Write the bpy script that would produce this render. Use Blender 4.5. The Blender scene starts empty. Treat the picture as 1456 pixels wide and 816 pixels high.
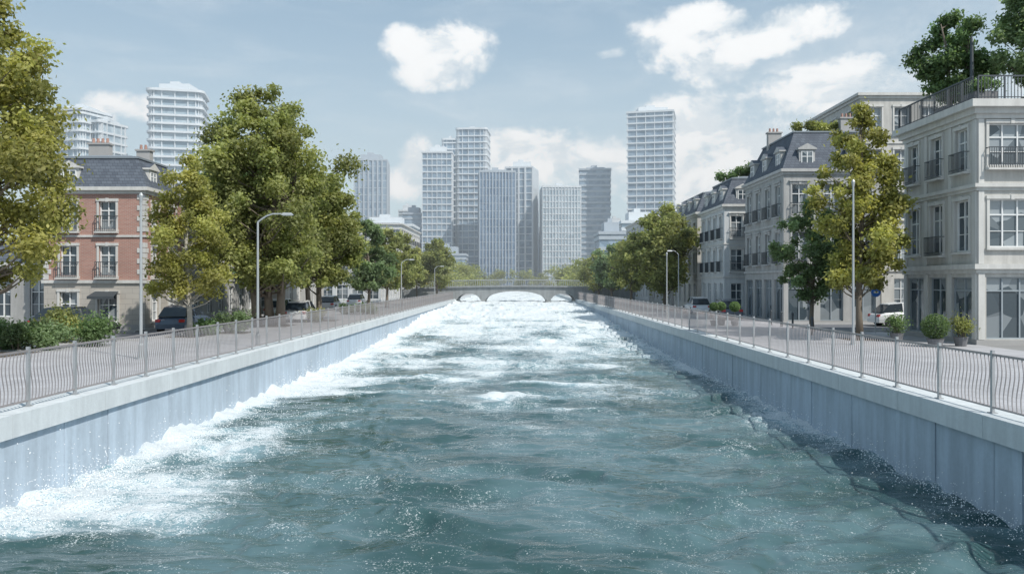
import bpy, math, random
import numpy as np
from mathutils import Vector, noise as mnoise
random.seed(7)
sc = bpy.context.scene

# ------------------------------------------------------------------ helpers
def newmat(name):
    m = bpy.data.materials.new(name); m.use_nodes = True
    nt = m.node_tree
    return m, nt, nt.nodes['Principled BSDF'], nt.nodes['Material Output']

def N(nt, typ, **kw):
    n = nt.nodes.new(typ)
    for k, v in kw.items():
        setattr(n, k, v)
    return n

def setin(nt, sock, v):
    if v is None: return
    if hasattr(v, 'is_linked') or hasattr(v, 'links'):
        nt.links.new(v, sock)
    else:
        sock.default_value = v

def M(nt, op, a, b=None, c=None, clamp=False):
    n = nt.nodes.new('ShaderNodeMath'); n.operation = op; n.use_clamp = clamp
    setin(nt, n.inputs[0], a); setin(nt, n.inputs[1], b); setin(nt, n.inputs[2], c)
    return n.outputs[0]

def MIX(nt, f, a, b):
    n = nt.nodes.new('ShaderNodeMix'); n.data_type = 'RGBA'
    setin(nt, n.inputs[0], f)
    for s, v in ((n.inputs[6], a), (n.inputs[7], b)):
        if isinstance(v, tuple): v = (v[0], v[1], v[2], 1)
        setin(nt, s, v)
    return n.outputs[2]

def SS(nt, v, a, b, lo=0.0, hi=1.0):
    n = nt.nodes.new('ShaderNodeMapRange'); n.interpolation_type = 'SMOOTHSTEP'
    setin(nt, n.inputs[0], v)
    n.inputs[1].default_value = a; n.inputs[2].default_value = b
    n.inputs[3].default_value = lo; n.inputs[4].default_value = hi
    return n.outputs[0]

def NOISE(nt, vec, scale, detail=4, rough=0.55, dist=0.0, mapscale=None, loc=None):
    if mapscale or loc:
        mp = nt.nodes.new('ShaderNodeMapping')
        if mapscale: mp.inputs['Scale'].default_value = mapscale
        if loc: mp.inputs['Location'].default_value = loc
        nt.links.new(vec, mp.inputs[0]); vec = mp.outputs[0]
    n = nt.nodes.new('ShaderNodeTexNoise')
    nt.links.new(vec, n.inputs['Vector'])
    n.inputs['Scale'].default_value = scale; n.inputs['Detail'].default_value = detail
    n.inputs['Roughness'].default_value = rough; n.inputs['Distortion'].default_value = dist
    return n.outputs[0]

def mat(name, col, rough=0.7, var=0.2, vs=1.5, metal=0.0, bump=0.0, bs=20, fine=0.08, spec=0.5, stretch=None, streak=0.0):
    m, nt, p, o = newmat(name)
    co = N(nt, 'ShaderNodeTexCoord').outputs['Object']
    n1 = NOISE(nt, co, vs, 4, 0.6, 0.3, mapscale=stretch)
    n2 = NOISE(nt, co, vs*14, 2)
    f = M(nt, 'ADD', M(nt, 'MULTIPLY_ADD', n1, var*2, 1-var), M(nt, 'MULTIPLY_ADD', n2, fine*2, -fine))
    if streak:
        n3 = NOISE(nt, co, 3.0, 4, 0.6, mapscale=(1, 1, 0.12))
        f = M(nt, 'MULTIPLY', f, SS(nt, n3, 0.3, 0.7, 1-streak, 1+streak*0.4))
    vm = N(nt, 'ShaderNodeVectorMath', operation='SCALE')
    vm.inputs[0].default_value = col
    nt.links.new(f, vm.inputs['Scale'])
    nt.links.new(vm.outputs[0], p.inputs['Base Color'])
    p.inputs['Roughness'].default_value = rough
    p.inputs['Metallic'].default_value = metal
    p.inputs['Specular IOR Level'].default_value = spec
    if bump:
        b = N(nt, 'ShaderNodeBump'); b.inputs['Strength'].default_value = bump
        b.inputs['Distance'].default_value = 0.03
        nb = NOISE(nt, co, bs, 4)
        nt.links.new(nb, b.inputs['Height']); nt.links.new(b.outputs[0], p.inputs['Normal'])
    return m

class C:
    """mesh collector"""
    def __init__(s): s.v = []; s.f = []; s.m = []
    def poly(s, pts, mi=0):
        k = len(s.v); s.v.extend(pts); s.f.append(tuple(range(k, k+len(pts)))); s.m.append(mi)
    def hexa(s, p, mi=0):
        k = len(s.v); s.v.extend(p)
        for q in ((3,2,1,0),(4,5,6,7),(0,1,5,4),(1,2,6,5),(2,3,7,6),(3,0,4,7)):
            s.f.append(tuple(k+i for i in q)); s.m.append(mi)
    def box(s, x0,x1,y0,y1,z0,z1, mi=0):
        s.hexa([(x0,y0,z0),(x1,y0,z0),(x1,y1,z0),(x0,y1,z0),(x0,y0,z1),(x1,y0,z1),(x1,y1,z1),(x0,y1,z1)], mi)
    def frustum(s, r0, z0, r1, z1, mi=0):
        a,b,c,d = r0; e,f,g,h = r1
        s.hexa([(a,c,z0),(b,c,z0),(b,d,z0),(a,d,z0),(e,g,z1),(f,g,z1),(f,h,z1),(e,h,z1)], mi)
    def tube(s, pts, rad, n=6, mi=0, cap=True):
        pts = [Vector(p) for p in pts]; k0 = len(s.v)
        for i, p in enumerate(pts):
            d = (pts[min(i+1, len(pts)-1)] - pts[max(i-1, 0)]).normalized()
            a = d.orthogonal().normalized() if abs(d.z) < 0.9 else Vector((1,0,0)) - d*d.x
            a.normalize(); b = d.cross(a)
            r = rad[i] if isinstance(rad, (list, tuple)) else rad
            for j in range(n):
                t = 2*math.pi*(j+0.5)/n
                s.v.append(tuple(p + a*math.cos(t)*r + b*math.sin(t)*r))
        for i in range(len(pts)-1):
            for j in range(n):
                j2 = (j+1) % n
                s.f.append((k0+i*n+j, k0+i*n+j2, k0+(i+1)*n+j2, k0+(i+1)*n+j)); s.m.append(mi)
        if cap:
            s.f.append(tuple(k0+j for j in range(n))[::-1]); s.m.append(mi)
            s.f.append(tuple(k0+(len(pts)-1)*n+j for j in range(n))); s.m.append(mi)
    def obj(s, name, mats, parent=None, smooth=False):
        me = bpy.data.meshes.new(name); me.from_pydata(s.v, [], s.f)
        for m in (mats if isinstance(mats, list) else [mats]): me.materials.append(m)
        me.polygons.foreach_set('material_index', s.m)
        if smooth: me.polygons.foreach_set('use_smooth', [True]*len(s.f))
        me.update()
        o = bpy.data.objects.new(name, me); sc.collection.objects.link(o)
        if parent:
            o.parent = parent; o.location = -parent.location
        return o

def empty(name, loc=(0,0,0)):
    e = bpy.data.objects.new(name, None); e.empty_display_size = 0.3
    e.location = loc; sc.collection.objects.link(e); return e

# ------------------------------------------------------------------ materials
m_glass, nt, p, o = newmat('window_glass')
co = N(nt, 'ShaderNodeTexCoord').outputs['Object']
vn = N(nt, 'ShaderNodeTexVoronoi'); nt.links.new(co, vn.inputs['Vector']); vn.inputs['Scale'].default_value = 0.9
sep = N(nt, 'ShaderNodeSeparateColor'); nt.links.new(vn.outputs['Color'], sep.inputs[0])
c1 = MIX(nt, SS(nt, sep.outputs[0], 0.3, 0.8), (0.05, 0.07, 0.085), (0.27, 0.30, 0.32))
nt.links.new(c1, p.inputs['Base Color']); p.inputs['Roughness'].default_value = 0.06
p.inputs['Specular IOR Level'].default_value = 0.9
m_frame = mat('white_window_frame', (0.7,0.71,0.71), 0.5, 0.05)
m_dframe = mat('grey_shop_frame', (0.3,0.34,0.37), 0.5, 0.08)
m_iron = mat('wrought_iron', (0.07,0.08,0.09), 0.5, 0.1, metal=0.3)
m_cream = mat('cream_stone', (0.48,0.47,0.445), 0.8, 0.14, 0.8, bump=0.15, streak=0.16)
m_creamtrim = mat('cream_trim', (0.55,0.545,0.525), 0.7, 0.10, 1.2, streak=0.12)
m_stone = mat('pale_stone', (0.37,0.37,0.365), 0.8, 0.14, 0.8, bump=0.15, streak=0.18)
m_stonetrim = mat('pale_stone_trim', (0.42,0.42,0.415), 0.8, 0.12, 0.8, streak=0.12)
m_white = mat('white_render', (0.54,0.56,0.57), 0.75, 0.08, 0.6, streak=0.12)
m_plinth = mat('plinth_stone', (0.34,0.335,0.33), 0.8, 0.12, 1.0, bump=0.2)
m_zinc = mat('zinc_roof_edge', (0.20,0.23,0.26), 0.6, 0.1)

def brickmat(name, c1, c2, mort, scale, bw=0.24, rh=0.075, axis=None, msize=0.012, rough=0.8, var=0.2, spec=0.4):
    m, nt, p, o = newmat(name)
    co = N(nt, 'ShaderNodeTexCoord').outputs['Object']
    s = N(nt, 'ShaderNodeSeparateXYZ'); nt.links.new(co, s.inputs[0])
    cb = N(nt, 'ShaderNodeCombineXYZ')
    if axis == 'ground':
        nt.links.new(s.outputs[0], cb.inputs[0]); nt.links.new(s.outputs[1], cb.inputs[1])
    else:
        nt.links.new(M(nt, 'ADD', s.outputs[0], s.outputs[1]), cb.inputs[0]); nt.links.new(s.outputs[2], cb.inputs[1])
    b = N(nt, 'ShaderNodeTexBrick'); nt.links.new(cb.outputs[0], b.inputs['Vector'])
    b.inputs['Color1'].default_value = (*c1, 1); b.inputs['Color2'].default_value = (*c2, 1)
    b.inputs['Mortar'].default_value = (*mort, 1); b.inputs['Scale'].default_value = scale
    b.inputs['Brick Width'].default_value = bw; b.inputs['Row Height'].default_value = rh
    b.inputs['Mortar Size'].default_value = msize; b.inputs['Mortar Smooth'].default_value = 0.3
    n1 = NOISE(nt, co, 0.7, 5)
    vm = N(nt, 'ShaderNodeVectorMath', operation='SCALE'); nt.links.new(b.outputs[0], vm.inputs[0])
    nt.links.new(M(nt, 'MULTIPLY_ADD', n1, var*2, 1-var), vm.inputs['Scale'])
    nt.links.new(vm.outputs[0], p.inputs['Base Color']); p.inputs['Roughness'].default_value = rough
    p.inputs['Specular IOR Level'].default_value = spec
    return m
m_brick = brickmat('red_brick', (0.39,0.20,0.16), (0.32,0.155,0.125), (0.38,0.32,0.28), 1.0)
m_ashlar = brickmat('ashlar_stone', (0.44,0.41,0.37), (0.40,0.375,0.34), (0.30,0.28,0.26), 1.0, 0.8, 0.3, msize=0.012, var=0.1)
m_slate = brickmat('slate_roof', (0.12,0.14,0.17), (0.085,0.10,0.125), (0.055,0.06,0.075), 1.0, 0.3, 0.18, msize=0.012, rough=0.75, spec=0.2)
m_pave = brickmat('pavement_slabs', (0.42,0.42,0.44), (0.38,0.38,0.40), (0.28,0.28,0.29), 1.0, 0.9, 0.6, axis='ground', msize=0.015, var=0.25)
m_asph = mat('asphalt', (0.13,0.135,0.15), 0.85, 0.25, 0.5, bump=0.1)
m_kerb = mat('kerb_stone', (0.42,0.42,0.42), 0.8, 0.12)
m_ground = mat('ground_paving', (0.25,0.25,0.25), 0.9, 0.2, 0.1)
m_paint = mat('road_paint', (0.75,0.75,0.73), 0.7, 0.1)
m_cop = mat('coping_concrete', (0.57,0.61,0.63), 0.7, 0.14, 0.7, bump=0.2, streak=0.10)
m_wall = mat('blue_grey_concrete', (0.43,0.51,0.59), 0.8, 0.14, 0.6, bump=0.2, bs=8, streak=0.16, spec=.3)
m_rail = mat('railing_metal', (0.36,0.33,0.33), 0.4, 0.12, metal=0.4)
m_post = mat('railing_post_metal', (0.42,0.43,0.44), 0.4, 0.1, metal=0.5)
m_pole = mat('lamp_pole_grey', (0.40,0.42,0.43), 0.45, 0.1, metal=0.3)
m_bark = mat('bark', (0.17,0.14,0.11), 0.9, 0.3, 4, bump=0.6, stretch=(1,1,0.3))
m_barkp = mat('pale_bark', (0.36,0.34,0.30), 0.85, 0.35, 5, bump=0.4, stretch=(1,1,2))
m_pot = mat('planter_grey', (0.16,0.16,0.17), 0.7, 0.15)
m_soil = mat('soil', (0.10,0.08,0.06), 0.95, 0.3, 4)

m_leaf, nt, p, o = newmat('foliage_leaves')
at = N(nt, 'ShaderNodeAttribute'); at.attribute_name = 'col'
nt.links.new(at.outputs['Color'], p.inputs['Base Color']); p.inputs['Roughness'].default_value = 0.55
p.inputs['Specular IOR Level'].default_value = 0.35
tr = N(nt, 'ShaderNodeBsdfTranslucent'); 
g = N(nt, 'ShaderNodeVectorMath', operation='MULTIPLY'); nt.links.new(at.outputs['Color'], g.inputs[0]); g.inputs[1].default_value = (1.5,1.5,.95)
nt.links.new(g.outputs[0], tr.inputs[0])
mx = N(nt, 'ShaderNodeMixShader'); mx.inputs[0].default_value = 0.48
nt.links.new(p.outputs[0], mx.inputs[1]); nt.links.new(tr.outputs[0], mx.inputs[2]); nt.links.new(mx.outputs[0], o.inputs[0])

# ------------------------------------------------------------------ foliage
YEL = ((0.45,0.42,0.14), (0.31,0.33,0.11))
OLV = ((0.38,0.39,0.15), (0.24,0.28,0.11))
GRN = ((0.22,0.32,0.14), (0.13,0.21,0.10))
SAG = ((0.26,0.34,0.18), (0.17,0.25,0.13))

def leafmesh(name, P, Nn, size, col, parent):
    n = len(P); rng = np.random.default_rng(n)
    r = rng.normal(size=(n,3)); a = np.cross(Nn, r); a /= np.linalg.norm(a, axis=1, keepdims=True)+1e-9
    b = np.cross(Nn, a); b /= np.linalg.norm(b, axis=1, keepdims=True)+1e-9
    s = (size*rng.uniform(0.6, 1.3, n))[:,None]
    V = np.empty((n,4,3)); V[:,0]=P+a*s; V[:,1]=P+b*s*0.6; V[:,2]=P-a*s; V[:,3]=P-b*s*0.6
    me = bpy.data.meshes.new(name); me.vertices.add(4*n); me.vertices.foreach_set('co', V.reshape(-1))
    me.loops.add(4*n); me.loops.foreach_set('vertex_index', np.arange(4*n, dtype=np.int32))
    me.polygons.add(n); me.polygons.foreach_set('loop_start', np.arange(0,4*n,4,dtype=np.int32))
    me.update(calc_edges=True)
    at = me.attributes.new('col', 'FLOAT_COLOR', 'POINT')
    cc = np.ones((n,4,4)); cc[:,:,:3] = col[:,None,:]
    at.data.foreach_set('color', cc.reshape(-1))
    me.materials.append(m_leaf)
    o = bpy.data.objects.new(name, me); sc.collection.objects.link(o)
    if parent: o.parent = parent; o.location = -parent.location
    return o

def clump_leaves(cent, rad, nl, pal, rng, squash=0.8, spread=1.0):
    w = rad**2; cnt = np.maximum(3, (nl*w/w.sum()).astype(int))
    idx = np.repeat(np.arange(len(cent)), cnt); n = len(idx)
    d = rng.normal(size=(n,3)); d /= np.linalg.norm(d, axis=1, keepdims=True)
    rr = rng.uniform(0,1,n)**0.5 * np.where(rng.uniform(size=n)<0.28, rng.uniform(1,1.9,n), 1.0)*spread
    P = cent[idx] + d*(rad[idx]*rr)[:,None]*np.array([1,1,squash])
    P += rng.normal(size=(n,3))*0.07
    Nn = d*0.7 + rng.normal(size=(n,3))*0.8 + np.array([0,0,0.45]); Nn /= np.linalg.norm(Nn, axis=1, keepdims=True)
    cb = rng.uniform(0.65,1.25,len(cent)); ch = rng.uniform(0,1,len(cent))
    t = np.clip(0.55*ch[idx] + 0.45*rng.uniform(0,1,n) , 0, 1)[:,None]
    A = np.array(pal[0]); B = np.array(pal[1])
    col = (A*t + B*(1-t)) * (cb[idx]*rng.uniform(0.75,1.2,n)*(0.88+0.16*d[:,2]*rr))[:,None]  # random leaf tone, plus shading painted in: clump tops lighter, undersides darker
    return P, Nn, col

def tree(name, x, y, h, cb, r, nleaf, ls, pal, seed, trunk=0.16, shape='oval', nclump=70, z0=0, bark=None, lean=(0,0), stems=1, crk=0.27):
    rng = np.random.default_rng(seed); rnd = random.Random(seed)
    e = empty(name, (x,y,z0)); bark = bark or m_bark
    cent=[]; rad=[]
    while len(cent) < nclump:
        t = rng.uniform(0,1)
        if shape == 'oval': pr = math.sin(math.pi*min(1,(t*0.93+0.07))**0.85)**0.65
        elif shape == 'tall': pr = (math.sin(math.pi*(t*0.9+0.1)**0.7))**0.8
        else: pr = math.sin(math.pi*(t*0.8+0.2)**1.1)**0.5
        if rng.uniform() > pr+0.15: continue
        an = rng.uniform(0, 2*math.pi); wob = 1+0.22*math.sin(an*2+seed+t*5)+0.17*math.sin(an*3+seed*2-t*9)
        q = r*pr*wob*rng.uniform(0.05,1)**0.5*0.94
        rc = r*crk*rng.uniform(0.45,1.2)*(0.6+0.4*pr)
        cz = cb + rc*0.5 + (h-cb-rc)*t
        cent.append((x+lean[0]*t+q*math.cos(an), y+lean[1]*t+q*math.sin(an), z0+cz)); rad.append(rc)
    cent = np.array(cent); rad = np.array(rad)
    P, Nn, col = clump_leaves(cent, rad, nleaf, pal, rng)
    leafmesh('leaves', P, Nn, ls, col, e)
    c = C()
    for sidx in range(stems):
        ox = (sidx-(stems-1)/2)*0.7; oy = rnd.uniform(-.4,.4)*(stems>1)
        top = cb+(h-cb)*0.82
        pts=[]; rr=[]; K=9
        for i in range(K):
            t=i/(K-1); wob=0.12*r
            pts.append((x+ox*(1+t)+lean[0]*t*0.8+math.sin(t*5+seed+sidx)*wob*t, y+oy+lean[1]*t*0.8+math.cos(t*4+seed)*wob*t, z0-0.05+top*t))
            rr.append(trunk*(1.25 if i==0 else 1)*(1-t)**0.7+0.02)
        c.tube(pts, rr, 9)
        for i in range(0, len(cent), stems):
            j=(i+sidx)%len(cent); cc=cent[j]
            zt = max(cb*0.75, min(top*0.95, (cc[2]-z0)-0.35*math.hypot(cc[0]-x,cc[1]-y)-0.3))
            t = zt/top; k=min(K-2,int(t*(K-1))); fr=t*(K-1)-k
            a=Vector(pts[k]).lerp(Vector(pts[k+1]),fr); b=Vector(cc)
            mid=a.lerp(b,0.55)+Vector((0,0,-0.08*(b-a).length)); r0=max(0.02,trunk*0.42*(1-t)**0.5)
            c.tube([a, mid, b], [r0, r0*0.55, 0.012], 5, cap=False)
    c.obj('trunk_and_limbs', bark, e, smooth=True)
    return e

def bush(name, x, y, w, d, h, nleaf, ls, pal, seed, z0=0, nc=14, ball=False):
    rng = np.random.default_rng(seed); e = empty(name, (x,y,z0))
    if ball:
        cent=np.array([(x,y,z0+h/2)]); rad=np.array([w])
        P,Nn,col = clump_leaves(cent, rad, nleaf, pal, rng, squash=h/2/w)
        dd=P-cent; L=np.linalg.norm(dd/np.array([w,w,h/2]),axis=1,keepdims=True); P=cent+dd/L*np.clip(L,0.75,1.02)
    else:
        cent=np.stack([x+rng.uniform(-w,w,nc), y+rng.uniform(-d,d,nc), z0+h*rng.uniform(0.25,0.75,nc)],1); rad=h*rng.uniform(0.22,0.42,nc)
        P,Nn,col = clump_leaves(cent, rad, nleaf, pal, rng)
        P[:,2]=np.maximum(P[:,2], z0+0.01)
    leafmesh('leaves', P, Nn, ls, col, e)
    c=C(); rnd=random.Random(seed)
    for cc in (cent if not ball else [cent[0]]):
        c.tube([(x+(cc[0]-x)*0.5,y+(cc[1]-y)*0.5,z0-0.02),tuple(cc)],[0.03,0.008],5)
    c.obj('stems', m_bark, e)
    return e

# ------------------------------------------------------------------ buildings
class Bld:
    def __init__(s, name, loc): s.name=name; s.loc=loc; s.p={}
    def __getitem__(s, k):
        if k not in s.p: s.p[k]=C()
        return s.p[k]
    def done(s, mats):
        e = empty(s.name, s.loc)
        for k,c in s.p.items():
            if c.f: c.obj(k, mats[k], e)
        return e
class Fr:
    def __init__(s, ox, oy, ux, uy): s.o=(ox,oy); s.u=(ux,uy); s.n=(uy,-ux)
    def P(s,u,z,n): return (s.o[0]+s.u[0]*u+s.n[0]*n, s.o[1]+s.u[1]*u+s.n[1]*n, z)
    def box(s,c,u0,u1,z0,z1,n0,n1,mi=0):
        c.hexa([s.P(u0,z0,n1),s.P(u1,z0,n1),s.P(u1,z0,n0),s.P(u0,z0,n0),s.P(u0,z1,n1),s.P(u1,z1,n1),s.P(u1,z1,n0),s.P(u0,z1,n0)],mi)
    def quad(s,c,u0,u1,z0,z1,n,mi=0):
        c.poly([s.P(u0,z0,n),s.P(u1,z0,n),s.P(u1,z1,n),s.P(u0,z1,n)],mi)

def window(B, F, u0,u1,a,b, style, D=0.2):
    w=B['walls']
    w.poly([F.P(u0,a,0),F.P(u0,b,0),F.P(u0,b,-D),F.P(u0,a,-D)])
    w.poly([F.P(u1,a,-D),F.P(u1,b,-D),F.P(u1,b,0),F.P(u1,a,0)])
    w.poly([F.P(u0,a,-D),F.P(u1,a,-D),F.P(u1,a,0),F.P(u0,a,0)])
    w.poly([F.P(u0,b,0),F.P(u1,b,0),F.P(u1,b,-D),F.P(u0,b,-D)])
    F.quad(B['glass'],u0,u1,a,b,-D+0.005)
    fr=B['shop_frames'] if style=='shop' else B['window_frames']
    t=0.06; n0,n1=-D+0.01,-D+0.08
    F.box(fr,u0+.001,u0+t,a+.001,b-.001,n0,n1); F.box(fr,u1-t,u1-.001,a+.001,b-.001,n0,n1)
    F.box(fr,u0+t,u1-t,a+.001,a+t,n0,n1); F.box(fr,u0+t,u1-t,b-t,b-.001,n0,n1)
    k = 2 if style!='shop' else max(2,round((u1-u0)/0.9))
    if (u1-u0)>1.5 and style!='shop': k=3
    for i in range(1,k):
        uu=u0+(u1-u0)*i/k; F.box(fr,uu-.03,uu+.03,a+t,b-t,n0,n1-.01)
    zt=a+(b-a)*(0.68 if style!='shop' else 0.78)
    F.box(fr,u0+t,u1-t,zt-.03,zt+.03,n0,n1-.02)
    if style!='shop': 
        zt=a+(b-a)*0.34; F.box(fr,u0+t,u1-t,zt-.015,zt+.015,n0,n1-.03)
    if style in('case','french','ped'):
        T=B['trim']; s=0.12
        F.box(T,u0-s,u0-.001,a-.02,b,-.01,.05); F.box(T,u1+.001,u1+s,a-.02,b,-.01,.05)
        F.box(T,u0-s-.03,u1+s+.03,b+.001,b+s+.03,-.01,.08)
        F.box(T,u0-s-.05,u1+s+.05,a-.12,a-.021,-.01,.14)
        if style=='ped':
            F.box(T,u0-s-.1,u1+s+.1,b+s+.05,b+s+.13,-.01,.16)
        um=(u0+u1)/2; F.box(T,um-.08,um+.08,b-.02,b+s+.06,-.02,.11)
    if style in('french','ped'):
        R=B['balcony_railings']; hb=0.75; nn=.26
        F.box(B['trim'],u0-.16,u1+.16,a-.2,a-.121,-.01,.3)
        F.box(R,u0-.12,u1+.12,a+hb,a+hb+.04,nn-.02,nn+.02); F.box(R,u0-.12,u1+.12,a+.02,a+.05,nn-.015,nn+.015)
        for e in (u0-.12,u1+.09): F.box(R,e,e+.03,a+hb,a+hb+.035,.0,nn-.021)
        K=int((u1-u0+.24)/0.1)
        for i in range(K+1):
            uu=u0-.12+(u1-u0+.22)*i/K; F.box(R,uu,uu+.02,a-.12,a+hb,nn-.01,nn+.01)

def facade(B, F, W, rows):
    """rows: (z0,z1,[(uc,w,sill,head,style)])"""
    w=B['walls']
    for (z0,z1,ops) in rows:
        ops=sorted(ops); u=0
        for (uc,ww,a,b,st) in ops:
            u0,u1=uc-ww/2,uc+ww/2; a=z0+a; b=z0+b
            F.quad(w,u,u0,z0,z1,0)
            if a>z0+.001: F.quad(w,u0,u1,z0,a,0)
            F.quad(w,u0,u1,b,z1,0); window(B,F,u0,u1,a,b,st); u=u1
        F.quad(w,u,W,z0,z1,0)

def band(c, R, z0,z1,out,mi=0): c.box(R[0]-out,R[1]+out,R[2]-out,R[3]+out,z0,z1,mi)

def dormer(B,F,uc,zc,w=1.0,h=1.35,arch=True, n1=-0.12):
    c=B['dormers']; F.box(c,uc-w/2-.12,uc+w/2+.12,zc,zc+h,-1.3,n1)
    F.quad(B['glass'],uc-w/2+.05,uc+w/2-.05,zc+.15,zc+h-.12,n1+.012)
    fr=B['window_frames']
    for a in (uc-w/2+.02,uc-.03,uc+w/2-.08): F.box(fr,a,a+.06,zc+.12,zc+h-.1,n1-.01,n1+.04)
    for z in (zc+.1,zc+h*.6,zc+h-.16): F.box(fr,uc-w/2+.021,uc+w/2-.021,z,z+.05,n1-.009,n1+.035)
    F.box(c,uc-w/2-.22,uc+w/2+.22,zc+h,zc+h+.1,-1.35,n1+.12)
    p=[F.P(uc-w/2-.2,zc+h+.1,n1+.1),F.P(uc+w/2+.2,zc+h+.1,n1+.1),F.P(uc,zc+h+.42,n1+.1)]
    q=[F.P(uc-w/2-.2,zc+h+.1,-1.4),F.P(uc+w/2+.2,zc+h+.1,-1.4),F.P(uc,zc+h+.42,-1.4)]
    c.poly(p); r=B['roof']; r.poly([p[1],q[1],q[2],p[2]]); r.poly([p[2],q[2],q[0],p[0]])

def mansard(B,R,z,h1,i1,h2,i2,out=0.1):
    r0=(R[0]-out,R[1]+out,R[2]-out,R[3]+out)
    r1=(R[0]+i1,R[1]-i1,R[2]+i1,R[3]-i1); r2=(R[0]+i2,R[1]-i2,R[2]+i2,R[3]-i2)
    B['roof'].frustum(r0,z,r1,z+h1)
    B['roof_edges'].box(r1[0]-.08,r1[1]+.08,r1[2]-.08,r1[3]+.08,z+h1-.02,z+h1+.09)
    B['roof_top'].frustum(r1,z+h1+.09,r2,z+h1+h2)
def chimney(B,x,y,z0,z1,w=.9,d=.45):
    c=B['chimneys']; c.box(x-w/2,x+w/2,y-d/2,y+d/2,z0,z1); c.box(x-w/2-.07,x+w/2+.07,y-d/2-.07,y+d/2+.07,z1,z1+.1)
    for i in range(int(w/.28)):
        xx=x-w/2+.18+i*.28; B['chimney_pots'].tube([(xx,y,z1+.09),(xx,y,z1+.4)],[.09,.07],8)
BM=dict(walls=m_cream,trim=m_creamtrim,glass=m_glass,window_frames=m_frame,shop_frames=m_dframe,balcony_railings=m_iron,roof=m_slate,
        roof_edges=m_zinc,roof_top=m_zinc,dormers=m_creamtrim,chimneys=m_plinth,chimney_pots=m_brick,plinth=m_plinth,quoins=m_creamtrim,awning=m_iron,door=m_iron,
        terrace=m_kerb)
def back_sides(B,R,z0,z1,sides):
    w=B['walls']; x0,x1,y0,y1=R
    if 'E' in sides: w.poly([(x1,y0,z0),(x1,y1,z0),(x1,y1,z1),(x1,y0,z1)])
    if 'N' in sides: w.poly([(x1,y1,z0),(x0,y1,z0),(x0,y1,z1),(x1,y1,z1)])
    if 'W' in sides: w.poly([(x0,y1,z0),(x0,y0,z0),(x0,y0,z1),(x0,y1,z1)])
    if 'S' in sides: w.poly([(x0,y0,z0),(x1,y0,z0),(x1,y0,z1),(x0,y0,z1)])
FS=lambda R: Fr(R[0],R[2],1,0)
FE=lambda R: Fr(R[1],R[2],0,1)
FW=lambda R: Fr(R[0],R[3],0,-1)

# --- brick house (left)
R=(-26.8,-21.1,45,50.2)
B=Bld('brick_house',(-24,47.5,0))
BMb=dict(BM); BMb['walls']=[m_brick]; BMb['dormers']=m_creamtrim; BMb['trim']=m_creamtrim
rowsS=[(2.75,5.35,[(1.4,.95,.35,2.05,'french'),(3.6,.95,.35,2.05,'french')]),(5.35,7.9,[(1.4,.95,.35,1.95,'french'),(3.6,.95,.35,1.95,'french')])]
facade(B,FS(R),5.7,rowsS)
rowsE=[(2.75,5.35,[(1.3,.9,.35,2.05,'ped'),(3.6,.9,.35,2.05,'ped')]),(5.35,7.9,[(1.3,.9,.35,1.95,'case'),(3.6,.9,.35,1.95,'case')])]
facade(B,FE(R),5.2,rowsE); back_sides(B,R,2.75,7.9,'NW')
Bg=Bld('g',(0,0,0))
facade(Bg,FS(R),5.7,[(0,2.75,[(1.4,1.0,.05,2.2,'case'),(3.6,1.1,.05,2.1,'case')])])
facade(Bg,FE(R),5.2,[(0,2.75,[(1.3,1.0,.5,2.1,'case'),(3.6,1.0,.05,2.1,'case')])]); back_sides(Bg,R,0,2.75,'NW')
B.p['ground_floor_walls']=Bg['walls']; BMb['ground_floor_walls']=m_ashlar
for k in ('glass','window_frames','trim'):
    c=B[k]; s=Bg[k]; o0=len(c.v); c.v+=s.v; c.f+=[tuple(i+o0 for i in f) for f in s.f]; c.m+=s.m
band(B['plinth'],R,0,.35,.06); band(B['trim'],R,2.68,2.86,.10); band(B['trim'],R,5.28,5.4,.07)
band(B['trim'],R,7.72,7.9,.08); band(B['trim'],R,7.9,8.1,.28)
for (cx,cy,sx,sy) in ((R[1],45,1,-1),(R[0],45,-1,-1),(R[1],50.2,1,1)):
    z=2.9; i=0
    while z<7.6:
        L=.42 if i%2 else .28
        xa,xb=sorted((cx+sx*.035,cx-sx*L)); ya,yb=sorted((cy+sy*.035,cy-sy*L))
        if not(5.2<z+.3 and z<5.42): B['quoins'].box(xa,xb,ya,yb,z,z+.27)
        z+=.3; i+=1
mansard(B,R,8.1,1.75,.75,.3,1.6,.15)
dormer(B,FS(R),1.4,8.2,.8,1.0); dormer(B,FE(R),1.3,8.2,.8,1.0); dormer(B,FE(R),3.8,8.2,.8,1.0)
chimney(B,-24.9,47.5,9.5,10.9,1.2); chimney(B,-22.5,48,9.5,10.6,.8)
F=FS(R); k=B['awning']; k.poly([F.P(2.95,2.25,.02),F.P(4.25,2.25,.02),F.P(4.35,1.95,.8),F.P(2.85,1.95,.8)][::-1]); F.box(k,2.85,4.35,1.8,1.95,.78,.8)
B.done(BMb)

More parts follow.
